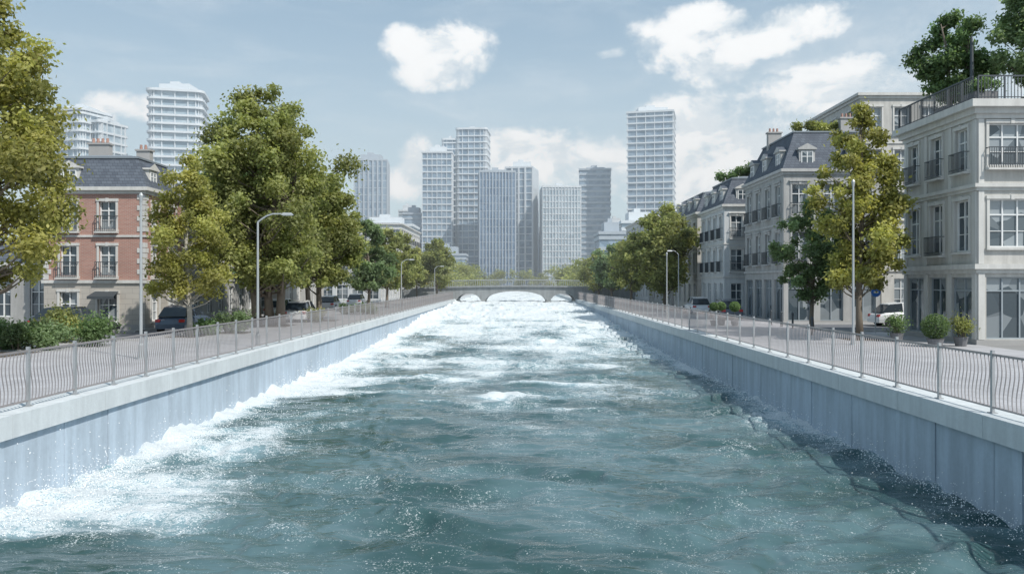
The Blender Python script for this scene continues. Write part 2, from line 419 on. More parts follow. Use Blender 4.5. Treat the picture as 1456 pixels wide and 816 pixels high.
def simple_house(name,R,floors,fh,wallm,faces,cols,roof='flat',ww=.95,style='case',roofh=1.5,ground=None,extra=None,gfh=None,trim=None):
    B=Bld(name,((R[0]+R[1])/2,(R[2]+R[3])/2,0)); g=gfh or fh
    z1=g+fh*(floors-1)+.3
    done=''
    for fc in faces:
        F={'S':FS,'E':FE,'W':FW}[fc](R); W=(R[1]-R[0]) if fc=='S' else (R[3]-R[2]); n=cols[fc]
        rows=[]; z=0
        for i in range(floors):
            hh=g if i==0 else fh
            st=style if i else (ground or 'plain')
            w_=ww if (i or st!='shop') else W/n*.72
            ops=[((j+.5)*W/n,w_,.1 if (i==0 and st=='shop') else hh*.2,hh*.84,st) for j in range(n)]
            rows.append((z,z+hh,ops)); z+=hh
        rows.append((z,z1,[])); facade(B,F,W,rows); done+=fc
    back_sides(B,R,0,z1,''.join(s for s in 'ENWS' if s not in done))
    z=g
    for i in range(floors-1):
        band(B['trim'],R,z-.07,z+.07,.07+.03*(i==0)); z+=fh
    band(B['plinth'],R,0,.1,.05)
    band(B['trim'],R,z1-.2,z1,.1); band(B['trim'],R,z1,z1+.2,.25)
    if roof=='mansard':
        mansard(B,R,z1+.2,roofh,roofh*.4,.4,roofh*1.0,.12)
        for fc in faces:
            F={'S':FS,'E':FE,'W':FW}[fc](R); W=(R[1]-R[0]) if fc=='S' else (R[3]-R[2]); n=max(1,cols[fc]-1) if cols[fc]>2 else cols[fc]
            for j in range(n): dormer(B,F,(j+.5)*W/n,z1+.3,.85,min(1.25,roofh*.65))
    elif roof=='flat':
        B['roof_top'].box(R[0]+.3,R[1]-.3,R[2]+.3,R[3]-.3,z1+.2,z1+.3)
    if extra: extra(B,z1+.2)
    bm=dict(BM); bm['walls']=wallm; 
    if trim: bm['trim']=trim; bm['dormers']=trim
    B.done(bm); return z1+.2
simple_house('stone_house',(-36,-27.6,47.5,54),1,3.4,m_stone,'SE',{'S':4,'E':2},roof='mansard',roofh=1.2)
simple_house('stone_house',(-29,-21.8,53,66),2,2.9,m_stone,'SE',{'S':4,'E':6},roof='mansard',roofh=1.4)
simple_house('stone_house',(-29,-20.5,68,84),2,3.0,m_cream,'SE',{'S':4,'E':6},roof='mansard',roofh=1.6)
simple_house('white_apartment_block',(-30,-18,104,122),3,2.9,m_white,'SE',{'S':6,'E':8},ww=1.5,style='french')
simple_house('white_apartment_block',(-30,-18.5,126,150),4,2.9,m_white,'SE',{'S':6,'E':10},ww=1.5,style='french')

# --- right big cream building
R=(20,33,34.7,41.2)
B=Bld('corner_shop_building',(26,38,0))
st=[(0.95,1.25),(3.15,1.25),(5.3,1.3)]
W=6.5
rows=[(0,3.45,[(1.15,1.7,.25,2.95,'shop'),(3.2,1.5,.25,2.95,'shop'),(5.3,1.7,.25,2.95,'shop')]),
      (3.45,7.0,[(u,1.15,.65,2.95,'french' if i==1 else 'case') for i,(u,_) in enumerate(st)]),
      (7.0,10.3,[(u,1.0,.75,2.6,'french') for u,_ in st])]
facade(B,FW(R),W,rows)
rowsS=[(0,3.45,[(1.55,2.3,.25,2.95,'shop'),(4.6,2.5,.25,2.95,'shop'),(8.0,2.5,.25,2.95,'shop'),(11.2,2.3,.25,2.95,'shop')]),
      (3.45,7.0,[(u,1.95,.8,2.9,'case') for u in (1.5,4.6,8,11.2)]),
      (7.0,10.3,[(u,2.0,.8,2.65,'french') for u in (1.5,4.6,8,11.2)])]
facade(B,FS(R),13,rowsS); back_sides(B,R,0,10.3,'EN')
band(B['plinth'],R,0,.22,.06)
band(B['trim'],R,3.12,3.3,.09); band(B['trim'],R,3.3,3.52,.22); band(B['trim'],R,6.72,6.86,.08); band(B['trim'],R,6.86,7.02,.18)
band(B['trim'],R,9.85,10.05,.08); band(B['trim'],R,10.05,10.3,.22); band(B['trim'],R,10.3,10.62,.45)
for F,us in ((FW(R),(0.04,2.05,4.22,6.2)),(FS(R),(0.02,3.05,6.2,9.6,12.6))):
    for u in us:
        F.box(B['trim'],u,u+.28,.23,3.11,-.01,.07); F.box(B['trim'],u+.02,u+.26,3.53,6.71,-.01,.05); F.box(B['trim'],u+.02,u+.26,7.03,9.84,-.01,.05)
B['terrace'].box(20.1,32.9,34.8,41.1,10.62,10.7)
t=B['terrace_railing']
for F,W in ((FW(R),6.5),(FS(R),13)):
    F.box(t,-.1,W+.1,11.62,11.68,.22,.27); F.box(t,-.1,W+.1,10.72,10.75,.225,.265)
    n=int(W/.14)
    for i in range(n+1):
        u=-.1+(W+.2)*i/n; w_=.03 if i%8==0 else .012
        F.box(t,u-w_,u+w_,10.62,11.62,.245-w_,.245+w_)
bm=dict(BM); bm['terrace_railing']=m_iron
for (x,y) in ((21.2,39.2),(23.9,36.6),(21.0,36.2)):
    B['planters'].box(x-.5,x+.5,y-.5,y+.5,10.7,11.3)
bm['planters']=m_pot
B.done(bm)
tree('rooftop_tree',21.4,39.2,4.9,.4,1.65,17000,.09,GRN,31,trunk=.09,nclump=60,z0=11.2,stems=2,crk=.28)
tree('rooftop_tree',24.0,36.6,6.2,.5,1.9,20000,.09,SAG,32,trunk=.09,nclump=70,z0=11.2,crk=.28)
bush('rooftop_shrub',21.0,36.2,.5,.5,.8,1800,.06,GRN,33,z0=11.25,nc=9)
c=C(); c.tube([(21.3,37.4,10.7),(21.3,37.4,12.0),(21.3,37.4,12.1),(21.3,37.4,14.0),(21.3,37.4,14.3)],[.04,.04,.09,.07,.02],8); c.box(21.0,21.6,37.1,37.7,10.7,10.8); c.obj('closed_parasol',m_iron)

R=(18.2,24.8,54.6,63.8)
def ex(B,z):
    chimney(B,23.5,57,z+2.2,z+3.9,1.0); chimney(B,19.6,61,z+2.2,z+3.6,1.0)
zt=simple_house('mansard_townhouse',R,3,3.25,m_stone,'SW',{'S':3,'W':4},roof='mansard',ww=1.05,style='ped',roofh=2.7,ground='shop',extra=ex,gfh=3.5,trim=m_stonetrim)
bush('rooftop_shrub',21.6,58,1.6,1.0,.9,5000,.09,OLV,41,z0=zt+3.0,nc=12)
simple_house('cream_apartment_house',(24.9,33,58,68),5,3.1,m_cream,'SW',{'S':4,'W':3},roof='flat',ww=1.1,style='case',gfh=3.6)
zt=simple_house('pale_townhouse',(17.6,24,68,76.5),3,2.85,m_white,'SW',{'S':3,'W':4},roof='mansard',ww=1.0,style='ped',roofh=2.3,gfh=3.2,trim=m_creamtrim)
bush('rooftop_shrub',20,72,1.8,1.4,1.4,6000,.12,GRN,42,z0=zt+2.5,nc=14)
simple_house('cream_townhouse',(18,25,80,92),3,3.1,m_cream,'SW',{'S':3,'W':5},roof='mansard',ww=1.0,style='case',roofh=2.0)
simple_house('cream_townhouse',(18.5,26,96,112),3,3.0,m_stone,'SW',{'S':3,'W':6},roof='mansard',ww=1.0,style='case',roofh=1.8)
simple_house('stone_apartment_block',(19,28,116,140),4,3.0,m_white,'SW',{'S':4,'W':8},roof='flat',ww=1.3,style='case')

# ------------------------------------------------------------------ towers
def towerglass(name, c1, c2, rough=0.15):
    m, nt, p, o = newmat(name)
    co = N(nt, 'ShaderNodeTexCoord').outputs['Object']
    v = N(nt,'ShaderNodeTexVoronoi'); v.feature='F1'
    mp=N(nt,'ShaderNodeMapping'); mp.inputs['Scale'].default_value=(.35,.35,.3); nt.links.new(co,mp.inputs[0]); nt.links.new(mp.outputs[0],v.inputs['Vector']); v.inputs['Scale'].default_value=1.2
    s=N(nt,'ShaderNodeSeparateColor'); nt.links.new(v.outputs['Color'],s.inputs[0])
    nt.links.new(MIX(nt,s.outputs[0],c1,c2),p.inputs['Base Color']); p.inputs['Roughness'].default_value=rough
    p.inputs['Specular IOR Level'].default_value=.6
    return m
g_blue=towerglass('tower_glass_blue',(0.13,0.21,0.30),(0.30,0.40,0.50))
g_pale=towerglass('tower_glass_pale',(0.27,0.36,0.43),(0.46,0.55,0.61))
g_dark=towerglass('tower_glass_dark',(0.07,0.14,0.25),(0.17,0.26,0.38))
m_slabw=mat('tower_slab_white',(0.64,0.69,0.73),.6,.05,.05)
m_slabg=mat('tower_slab_grey',(0.40,0.46,0.52),.6,.08,.05)
def offs(poly,d):
    n=len(poly); cx=sum(p[0] for p in poly)/n; cy=sum(p[1] for p in poly)/n
    out=[]
    for (x,y) in poly:
        L=math.hypot(x-cx,y-cy); out.append((x+(x-cx)/L*d*1.3,y+(y-cy)/L*d*1.3))
    return out
def prism(c,poly,z0,z1):
    n=len(poly); a=[(x,y,z0) for x,y in poly]; b=[(x,y,z1) for x,y in poly]
    for i in range(n): j=(i+1)%n; c.poly([a[i],a[j],b[j],b[i]])
    c.poly(b); c.poly(a[::-1])
def tower(name,poly,h,fh,glass,slab,slabt=.6,out=.5,fin=0,finw=.25,finout=.4,cap=3,z0=0,wing=None):
    cx=sum(p[0] for p in poly)/len(poly); cy=sum(p[1] for p in poly)/len(poly)
    e=empty(name,(cx,cy,0)); g=C(); s=C()
    def body(poly,h,cap):
        cx=sum(p[0] for p in poly)/len(poly); cy=sum(p[1] for p in poly)/len(poly)
        prism(g,poly,z0,h)
        if slabt:
            z=z0+fh; pp=offs(poly,out)
            while z<h-.5: prism(s,pp,z-slabt/2,z+slabt/2); z+=fh
        if fin:
            n=len(poly)
            for i in range(n):
                a=poly[i]; b=poly[(i+1)%n]; L=math.hypot(b[0]-a[0],b[1]-a[1]); k=max(1,round(L/fin))
                ux,uy=(b[0]-a[0])/L,(b[1]-a[1])/L; F=Fr(a[0],a[1],ux,uy)
                for j in range(k):
                    u=L*(j+.5*(n>6))/k; F.box(s,u-finw/2,u+finw/2,z0,h+.4,-.1,finout)
        prism(s,offs(poly,out+.2),h,h+.9)
        sx=[p[0] for p in poly]; sy=[p[1] for p in poly]
        s.box(cx-(max(sx)-min(sx))*.28,cx+(max(sx)-min(sx))*.28,cy-4,cy+4,h+.9,h+.9+cap)
        w_=(max(sx)-min(sx))*.12; s.box(cx-w_,cx+w_*.4,cy-2,cy+2,h+.9+cap,h+2.2+cap)
    body(poly,h,cap)
    if wing: body(wing[0],wing[1],1)
    g.obj('glass_body',glass,e); s.obj('slabs_and_fins',slab,e)
    return e
def rect(x0,x1,y0,y1,r=0):
    if not r: return [(x0,y0),(x1,y0),(x1,y1),(x0,y1)]
    out=[]
    for cx,cy,a0 in ((x1-r,y0+r,-90),(x1-r,y1-r,0),(x0+r,y1-r,90),(x0+r,y0+r,180)):
        for k in range(5):
            a=math.radians(a0+k*22.5); out.append((cx+r*math.cos(a),cy+r*math.sin(a)))
    return out
def rot(poly,deg):
    cx=sum(p[0] for p in poly)/len(poly); cy=sum(p[1] for p in poly)/len(poly); a=math.radians(deg)
    return [(cx+(x-cx)*math.cos(a)-(y-cy)*math.sin(a),cy+(x-cx)*math.sin(a)+(y-cy)*math.cos(a)) for x,y in poly]
tower('glass_high_rise',rot(rect(-173,-160,298,312,2.0),-18),67,3.3,g_pale,m_slabw,.8,.9,fin=3.5,finw=.3,finout=.5,cap=1.5,wing=(rot(rect(-159.5,-155,300,312,.8),-18),63))
tower('glass_high_rise',rot(rect(-139,-121,297,313,2.2),14),74,3.1,g_pale,m_slabw,.75,1.0,fin=4.2,finw=.35,finout=.5,cap=3)
tower('office_tower',rot(rect(-83,-67,400,418),6),64,3.6,g_blue,m_slabg,.5,.1,fin=2.2,finw=.8,finout=.6)
tower('office_tower',rect(-58,-48,400,415),37,3.5,g_blue,m_slabg,.8,.3)
tower('glass_high_rise',rot(rect(-47.5,-33,395,412),0),67,3.2,g_blue,m_slabw,.6,.4,fin=2.6,finw=.3)
tower('glass_high_rise',rot(rect(-30.5,-15.5,402,420,1.5),-4),80,3.2,g_blue,m_slabw,.6,.55,fin=3.2,finw=.3,cap=.6,wing=(rect(-38.5,-31,404,420,1),75))
tower('office_tower',rot(rect(-18.5,-2,370,388),4),54,3.6,g_dark,m_slabg,.25,.1,fin=1.5,finw=.4,finout=.5,cap=1)
tower('glass_high_rise',rot(rect(-5,9,412,428),-12),62,3.5,g_blue,m_slabw,.45,.3,fin=3.5,finw=.8,finout=.8)
tower('office_tower',rot(rect(12,31,400,420),2),50.5,3.1,g_pale,m_slabw,.5,.2,fin=1.6,finw=.3,cap=1)
tower('office_tower',rot(rect(32,47.5,405,420),-5),60,2.9,g_blue,m_slabg,1.1,.4,cap=1.0)
tower('glass_high_rise',rot(rect(55.5,77,385,405),-14),85,3.2,g_blue,m_slabw,.7,.6,fin=4.2,finw=.35,cap=3)
tower('midrise_block',rect(24,32,235,250),17,3.2,g_blue,m_slabg,1.0,.3)
tower('midrise_block',rect(32,44,245,262),21,3.2,g_pale,m_slabw,1.0,.3)
tower('midrise_block',rect(-62,-40,300,320),24,3.2,g_pale,m_slabw,1.0,.3)
tower('midrise_block',rect(-38,-22,330,345),14,3.2,g_blue,m_slabg,1.0,.3)
tower('midrise_block',rect(46,62,260,280),17,3.2,g_pale,m_slabw,1.1,.3)
tower('midrise_block',rect(-66,-58,440,455),42,3.4,g_pale,m_slabw,.7,.3,fin=3)
tower('midrise_block',rect(9,17,440,455),30,3.4,g_blue,m_slabg,.7,.3,fin=3)
tower('midrise_block',rect(48,58,430,445),34,3.4,g_pale,m_slabw,.7,.3,fin=3)

# ------------------------------------------------------------------ ground, walls
XL,XR=-10.15,9.33
WZ=-1.9
c=C()
for a,b in ((-3000,XL-.3),(XR+.3,3000)): c.poly([(a,-200,0),(b,-200,0),(b,330,0),(a,330,0)])
c.poly([(-3000,330,0),(3000,330,0),(3000,4000,0),(-3000,4000,0)])
c.obj('ground',m_ground)
def sheet(name,x0,x1,y0,y1,z,m):
    c=C(); c.poly([(x0,y0,z),(x1,y0,z),(x1,y1,z),(x0,y1,z)]); return c.obj(name,m)
sheet('pavement',-17.4,-10.95,-30,330,.004,m_pave); sheet('pavement',10.1,20,-30,330,.004,m_pave)
sheet('pavement',-45,-17.4,-30,36.8,.004,m_pave)
sheet('road',-20.8,-17.6,43.2,330,.006,m_asph); sheet('road',-60,-17.6,37,43.2,.006,m_asph)
sheet('road',17,60,44,51.5,.008,m_asph)
c=C()
for y in range(46,200,6): c.poly([(-19.26,y,.01),(-19.14,y,.01),(-19.14,y+3,.01),(-19.26,y+3,.01)])
for x in range(-58,-20,5): c.poly([(x,40.0,.01),(x+2.5,40.0,.01),(x+2.5,40.12,.01),(x,40.12,.01)])
c.obj('road_markings',m_paint)
c=C(); c.box(-17.6,-17.42,36.8,330,-.05,.12); c.box(-60,-17.62,36.8,36.98,-.05,.12); c.box(-20.98,-20.8,43.4,330,-.05,.12); c.box(-60,-20.8,43.22,43.39,-.05,.12)
c.box(16.8,60,43.8,43.98,-.05,.12); c.box(17,60,51.52,51.7,-.05,.12)
c.obj('kerb',m_kerb)
c=C()
for (x,y,w_) in ((-19.8,30,1.2),(-16.7,40,.8),(-15.6,50,1.4),(-13.9,57,1),(16.3,38,.8),(14.7,80,.9),(-15.4,43,.9)):
    c.poly([(x-w_,y-w_,.012),(x+w_,y-w_,.012),(x+w_,y+w_,.012),(x-w_,y+w_,.012)])
c.obj('tree_pit_soil',m_soil)

def quay(name, x, s):
    e=empty(name,(x,60,0)); rnd=random.Random(3 if s<0 else 5)
    c=C(); y=-20.
    while y<330:
        L=3.6; a,b=sorted((x,x+s*.85)); c.box(a,b,y+.006,y+L-.006,-.42,.05+rnd.uniform(-.003,.003)); y+=L
    a,b=sorted((x+s*.02,x+s*.84)); c.box(a,b,-20,330,-.41,.03)
    c.obj('coping',m_cop,e)
    w=C(); y=-20.; i=0
    while y<330:
        L=(1.9,2.6,.9,2.2)[i%4]; d=rnd.uniform(.0,.03); a,b=sorted((x+s*(.09+d),x+s*.7)); w.box(a,b,y+.014,y+L-.014,-3.5,-.415); y+=L; i+=1
    a,b=sorted((x+s*.16,x+s*.69)); w.box(a,b,-20,330,-3.5,-.412)
    w.obj('wall_panels',m_wall,e)
quay('quay_wall',XL,-1); quay('quay_wall',XR,1)

def railing(name,x,sp,yoff,seed):
    e=empty(name,(x,60,0)); p=C(); b=C(); rnd=random.Random(seed)
    y=yoff-sp*8; H=1.28
    while y<128:
        far=y>45
        p.box(x-.03,x+.03,y-.035,y+.035,.05,H+.05); p.box(x-.07,x+.07,y-.08,y+.08,.045,.07)
        b.box(x-.022,x+.022,y+.036,y+sp-.036,H-.06,H-.015); b.box(x-.018,x+.018,y+.036,y+sp-.036,.16,.195)
        n=15 if not far else 12; K=9 if not far else 4
        for i in range(1,n):
            yy=y+sp*i/n; pts=[]
            for k in range(K):
                t=k/(K-1); pts.append((x,yy+.045*math.sin(t*2*math.pi+.3),.19+(H-.245)*t))
            b.tube(pts,.0115,4,cap=False)
        y+=sp
    p.obj('posts',m_post,e); b.obj('bars_and_rails',m_rail,e)
railing('quay_railing',-10.52,1.8,17.1,1); railing('quay_railing',9.65,2.05,16.2,2)

# ------------------------------------------------------------------ water
rng=np.random.default_rng(11)
ys=[-20.]; 
while ys[-1]<330:
    y=ys[-1]; ys.append(y+(0.04+0.0038*abs(y) if y>6 else .35))
ys=np.array(ys); xs=np.linspace(XL-.12,XR+.12,260)
X,Y=np.meshgrid(xs,ys); dY=np.maximum(.08,.04+.0038*np.abs(Y))
wx=X+.6*np.sin(Y*.31+1)+.35*np.sin(X*.9+Y*.17); wy=Y+.9*np.sin(X*.37+.5)+.45*np.sin(X*.83-Y*.21+2)+.25*np.sin(X*1.9+Y*.6)
H=np.zeros_like(X)
def nz(sx,sy,o,oct=4):
    out=np.empty(X.size); xf=X.ravel(); yf=Y.ravel()
    for i in range(X.size): out[i]=mnoise.fractal((xf[i]*sx+o,yf[i]*sy,o*1.7),1.0,2.0,oct)
    return out.reshape(X.shape)
n1=nz(.35,.16,3.1,4); n2=nz(1.3,1.0,9.2,3); n3=nz(.22,.5,5.5,3)
wx=wx+.5*n2; wy=wy+.35*n2
for i in range(110):
    wl=math.exp(rng.uniform(math.log(.32),math.log(3.2))); an=math.radians(90+rng.normal()*20); k=2*math.pi/wl
    amp=.0056*wl**.85; s=np.sin(k*(wx*math.cos(an)+wy*math.sin(an))+rng.uniform(0,6.28))
    fade=np.clip((wl/dY-3)/3,0,1)
    H+=amp*fade*s
H*=(.55+.9*np.clip(n3+.4,0,1.3))
sm=lambda v,a,b: (lambda t:t*t*(3-2*t))(np.clip((v-a)/(b-a),0,1))
rise=sm(Y,40,128)*1.35
dl=X-XL; dr=XR-X
surge=np.array([mnoise.fractal((3.3,yy*.42,1.1),1.0,2.0,3) for yy in ys])[:,None]
surge2=np.array([mnoise.fractal((7.3,yy*1.3,4.1),1.0,2.0,3) for yy in ys])[:,None]
wid=np.clip(1.0+1.5*surge+.5*surge2+.5*n1,.35,3)
fl=np.exp(-np.maximum(dl-.15,0)/wid)*(.66+.4*n1+.18*surge2)
fl2=.38*sm(dl,7.5,1.0)*(.75+surge)
fr=.62*np.exp(-dr/.5)*(.6+n1)
ffar=sm(Y,44,105)
mid=np.zeros_like(X)
for (cx,cy,rx,ry,a) in ((-.4,32.3,1.5,.5,.9),(1.6,36.0,2.6,.5,.85),(-3.5,30.5,1.0,.3,.5),(-5,38,3,.8,.5),(2,29,.9,.3,.45),(-3,46,4,1.2,.55),(4,44,2,.6,.45),(0,55,5,1.6,.5),(-6,33,2,.6,.45),(-4,26,2.4,.5,.32),(1.5,24.5,1.5,.3,.2),(-1,41,4,.8,.35),(-6,43,3,1,.4)):
    q=((X-cx+.5*n2)/rx)**2+((Y-cy+.8*n1+.3*n2)/ry)**2; mid=np.maximum(mid,a*np.exp(-q*1.2))
foam=fl+fl2*(.6+n1)+fr+ffar*(.66+.5*n1)+mid+.30*n1*sm(Y,18,32)+.13*sm(Y,19,34)+.12*sm(Y,30,50)+.12*n3
foam=np.clip(foam,0,1.4)
turb=np.clip(fl*.8+ffar*.7+mid*.6,0,1.2)
Z=WZ+rise+H*(1+1.6*ffar)+turb*(.05+.15*n2)+.14*mid+.14*np.exp(-dl/.5)*(.4+n1+surge2)+sm(Y,60,110)*.25*n1
nr,nc=X.shape
me=bpy.data.meshes.new('river_water')
co_=np.stack([X,Y,Z],-1).reshape(-1,3); me.vertices.add(len(co_)); me.vertices.foreach_set('co',co_.ravel())
ii=(np.arange(nr-1)[:,None]*nc+np.arange(nc-1)[None,:]).ravel()
q=np.stack([ii,ii+1,ii+nc+1,ii+nc],1).astype(np.int32)
me.loops.add(q.size); me.loops.foreach_set('vertex_index',q.ravel()); me.polygons.add(len(q)); me.polygons.foreach_set('loop_start',np.arange(0,q.size,4,dtype=np.int32))
me.polygons.foreach_set('use_smooth',np.ones(len(q),dtype=bool)); me.update(calc_edges=True)
fa=me.attributes.new('foam','FLOAT','POINT'); fa.data.foreach_set('value',foam.ravel())
water=bpy.data.objects.new('river_water',me); sc.collection.objects.link(water)
m_wat,nt,p,o=newmat('turbulent_river_water'); me.materials.append(m_wat)
co=N(nt,'ShaderNodeTexCoord').outputs['Object']; at=N(nt,'ShaderNodeAttribute'); at.attribute_name='foam'; fo=at.outputs['Fac']
big=NOISE(nt,co,.35,3,mapscale=(.8,1.2,1))
base=MIX(nt,SS(nt,big,.38,.62),(0.032,0.075,0.078),(0.085,0.15,0.165))
base=MIX(nt,SS(nt,fo,.06,.7,0,.85),base,(0.29,0.42,0.48))
nt.links.new(base,p.inputs['Base Color']); p.inputs['Roughness'].default_value=.03; p.inputs['IOR'].default_value=1.36
bp=N(nt,'ShaderNodeBump'); bp.inputs['Strength'].default_value=.7; bp.inputs['Distance'].default_value=.09
hh=M(nt,'ADD',NOISE(nt,co,1.4,2.5,.42,1.1,mapscale=(.42,1.6,1)),M(nt,'MULTIPLY',NOISE(nt,co,5.5,4,.6,.6,mapscale=(.5,1.5,1)),.16))
nt.links.new(hh,bp.inputs['Height']); nt.links.new(bp.outputs[0],p.inputs['Normal'])
l1=NOISE(nt,co,1.7,6,.68,.9,mapscale=(.7,1.3,1)); l2=NOISE(nt,co,5.5,5,.7,.6,mapscale=(.8,1.2,1))
lace=M(nt,'SUBTRACT',1.0,SS(nt,M(nt,'ABSOLUTE',M(nt,'SUBTRACT',l1,.5)),0,.08))
lace2=M(nt,'SUBTRACT',1.0,SS(nt,M(nt,'ABSOLUTE',M(nt,'SUBTRACT',l2,.5)),0,.07))
grain=NOISE(nt,co,24,3,.8)
l3=NOISE(nt,co,.8,3,.6,.5)
v=M(nt,'ADD',M(nt,'MULTIPLY',fo,1.2),M(nt,'ADD',M(nt,'MULTIPLY',lace,.30),M(nt,'MULTIPLY',lace2,.24)))
v=M(nt,'ADD',v,M(nt,'MULTIPLY_ADD',grain,2.6,-1.3))
v=M(nt,'ADD',v,M(nt,'MULTIPLY_ADD',l1,1.5,-.75))
v=M(nt,'ADD',v,M(nt,'MULTIPLY_ADD',l3,1.0,-.5))
ff=SS(nt,v,.60,1.08)
speck=M(nt,'MULTIPLY',SS(nt,NOISE(nt,co,34,2,.6,mapscale=(.8,1,1)),.70,.76),SS(nt,M(nt,'ADD',l3,M(nt,'MULTIPLY',l1,.5)),.70,.85))
ff=M(nt,'MAXIMUM',ff,speck)
fb=N(nt,'ShaderNodeBsdfPrincipled'); fb.inputs['Base Color'].default_value=(.76,.82,.85,1); fb.inputs['Roughness'].default_value=.8
b2=N(nt,'ShaderNodeBump'); b2.inputs['Strength'].default_value=.9; b2.inputs['Distance'].default_value=.08
nt.links.new(M(nt,'ADD',l2,grain),b2.inputs['Height']); nt.links.new(b2.outputs[0],fb.inputs['Normal'])
mx=N(nt,'ShaderNodeMixShader'); nt.links.new(ff,mx.inputs[0]); nt.links.new(p.outputs[0],mx.inputs[1]); nt.links.new(fb.outputs[0],mx.inputs[2]); nt.links.new(mx.outputs[0],o.inputs[0])

m_spray=mat('white_spray',(0.85,0.87,0.88),.6,.02)
c=C(); rnd=random.Random(9)
def drop(x,y,z,r):
    k=len(c.v); c.v+=[(x+r,y,z),(x-r,y,z),(x,y+r,z),(x,y-r,z),(x,y,z+r),(x,y,z-r)]
    for t in ((0,2,4),(2,1,4),(1,3,4),(3,0,4),(2,0,5),(1,2,5),(3,1,5),(0,3,5)): c.f.append(tuple(k+i for i in t)); c.m.append(0)
RZ=lambda y: WZ+float(sm(np.float64(y),40,128))*1.35
for i in range(18000):
    y=11+rnd.random()**1.5*60; g=.35+1.1*mnoise.fractal((3.3,y*.42,1.1),1.0,2.0,3)+.8*mnoise.fractal((7.3,y*1.3,4.1),1.0,2.0,3)
    if rnd.random()>.2+g: continue
    x=XL+.1+rnd.expovariate(1.0); 
    if x>XL+4.5: continue
    z=RZ(y)+.04+rnd.expovariate(5.5)*math.exp(-(x-XL)*.5)*(.5+max(0,g))
    drop(x,y,min(z,-.5),rnd.uniform(.004,.013)*(1+y/60))
for i in range(4000):
    y=50+rnd.random()*90; x=rnd.uniform(XL+.3,XR-.3)
    drop(x,y,RZ(y)+.1+rnd.expovariate(5),rnd.uniform(.015,.04))
for i in range(2500):
    y=13+rnd.random()**1.5*50; x=XR-.1-rnd.expovariate(3)
    if x<XR-2: continue
    drop(x,y,RZ(y)+.05+rnd.expovariate(8),rnd.uniform(.006,.014)*(1+y/60))
c.obj('water_spray',m_spray)

# ------------------------------------------------------------------ bridge
e=empty('arch_bridge',(0,133,0)); c=C(); y0,y1=130,137
def und(x):
    for cx,hw,z0,z1 in ((-.4,5.0,-.6,1.35),(-8.1,1.9,-.4,.95),(7.3,1.9,-.4,.95)):
        t=(x-cx)/hw
        if abs(t)<1: return z0+(z1-z0)*math.sqrt(1-t*t)**.8
    return -2.5
xs_=np.concatenate([np.linspace(-16,16,260)])
tz=lambda x: 1.75+.35*(1-(x/16)**2)
for a,b in zip(xs_[:-1],xs_[1:]):
    za,zb=und(a),und(b)
    if abs(za-zb)>1.2: za=zb=max(za,zb)
    c.poly([(a,y0,za),(b,y0,zb),(b,y0,tz(b)),(a,y0,tz(a))]); c.poly([(b,y1,zb),(a,y1,za),(a,y1,tz(a)),(b,y1,tz(b))]); c.poly([(a,y0,za),(a,y1,za),(b,y1,zb),(b,y0,zb)])
    c.poly([(a,y0-.3,tz(a)+.18),(b,y0-.3,tz(b)+.18),(b,y1+.3,tz(b)+.18),(a,y1+.3,tz(a)+.18)])
    c.poly([(a,y0-.3,tz(a)-.05),(b,y0-.3,tz(b)-.05),(b,y0-.3,tz(b)+.18),(a,y0-.3,tz(a)+.18)]); c.poly([(a,y0-.3,tz(a)-.05),(a,y0,tz(a)-.05),(b,y0,tz(b)-.05),(b,y0-.3,tz(b)-.05)])
m_bst=mat('weathered_bridge_stone',(.27,.29,.30),.85,.2,.5,streak=.2)
c.obj('arches_and_deck',m_bst,e)
c=C()
for y in (y0-.25,y1+.25):
    pts=[(x,y,tz(x)+1.1) for x in np.linspace(-16,16,20)]; c.tube(pts,.06,4)
    for x in np.linspace(-16,16,90): c.tube([(x,y,tz(x)+.18),(x,y,tz(x)+1.1)],.03,4,cap=False)
c.obj('parapet_railing',m_pole,e)
c=C()
for s in (-1,1): 
    k=16*s; c.hexa([(k,y0,0),(k+s*14,y0,0),(k+s*14,y1,0),(k,y1,0),(k,y0,1.93),(k+s*14,y0,.05),(k+s*14,y1,.05),(k,y1,1.93)])
c.obj('approach_ramps',m_bst,e)

# ------------------------------------------------------------------ trees
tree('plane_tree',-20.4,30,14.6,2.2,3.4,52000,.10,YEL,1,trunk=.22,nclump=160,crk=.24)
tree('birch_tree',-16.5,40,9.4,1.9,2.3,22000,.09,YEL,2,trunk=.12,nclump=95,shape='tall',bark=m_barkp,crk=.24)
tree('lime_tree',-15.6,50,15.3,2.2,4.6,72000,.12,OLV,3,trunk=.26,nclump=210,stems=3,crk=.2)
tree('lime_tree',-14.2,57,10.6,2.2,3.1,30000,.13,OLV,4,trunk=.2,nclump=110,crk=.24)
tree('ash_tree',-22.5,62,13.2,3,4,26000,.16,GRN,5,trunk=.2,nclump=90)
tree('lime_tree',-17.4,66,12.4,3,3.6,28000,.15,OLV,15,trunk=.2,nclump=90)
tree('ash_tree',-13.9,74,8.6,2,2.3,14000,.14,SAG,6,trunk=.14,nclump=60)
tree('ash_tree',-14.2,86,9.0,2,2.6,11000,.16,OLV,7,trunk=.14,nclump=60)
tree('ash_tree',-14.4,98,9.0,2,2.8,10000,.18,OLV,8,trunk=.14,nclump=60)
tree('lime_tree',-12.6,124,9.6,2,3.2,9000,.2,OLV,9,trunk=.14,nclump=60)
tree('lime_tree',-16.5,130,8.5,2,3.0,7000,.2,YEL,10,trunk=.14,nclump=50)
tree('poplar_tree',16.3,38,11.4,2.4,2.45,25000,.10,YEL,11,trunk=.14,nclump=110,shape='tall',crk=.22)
tree('ash_tree',16.4,44.5,7.6,1.7,1.95,18000,.09,SAG,12,trunk=.11,nclump=80,crk=.24)
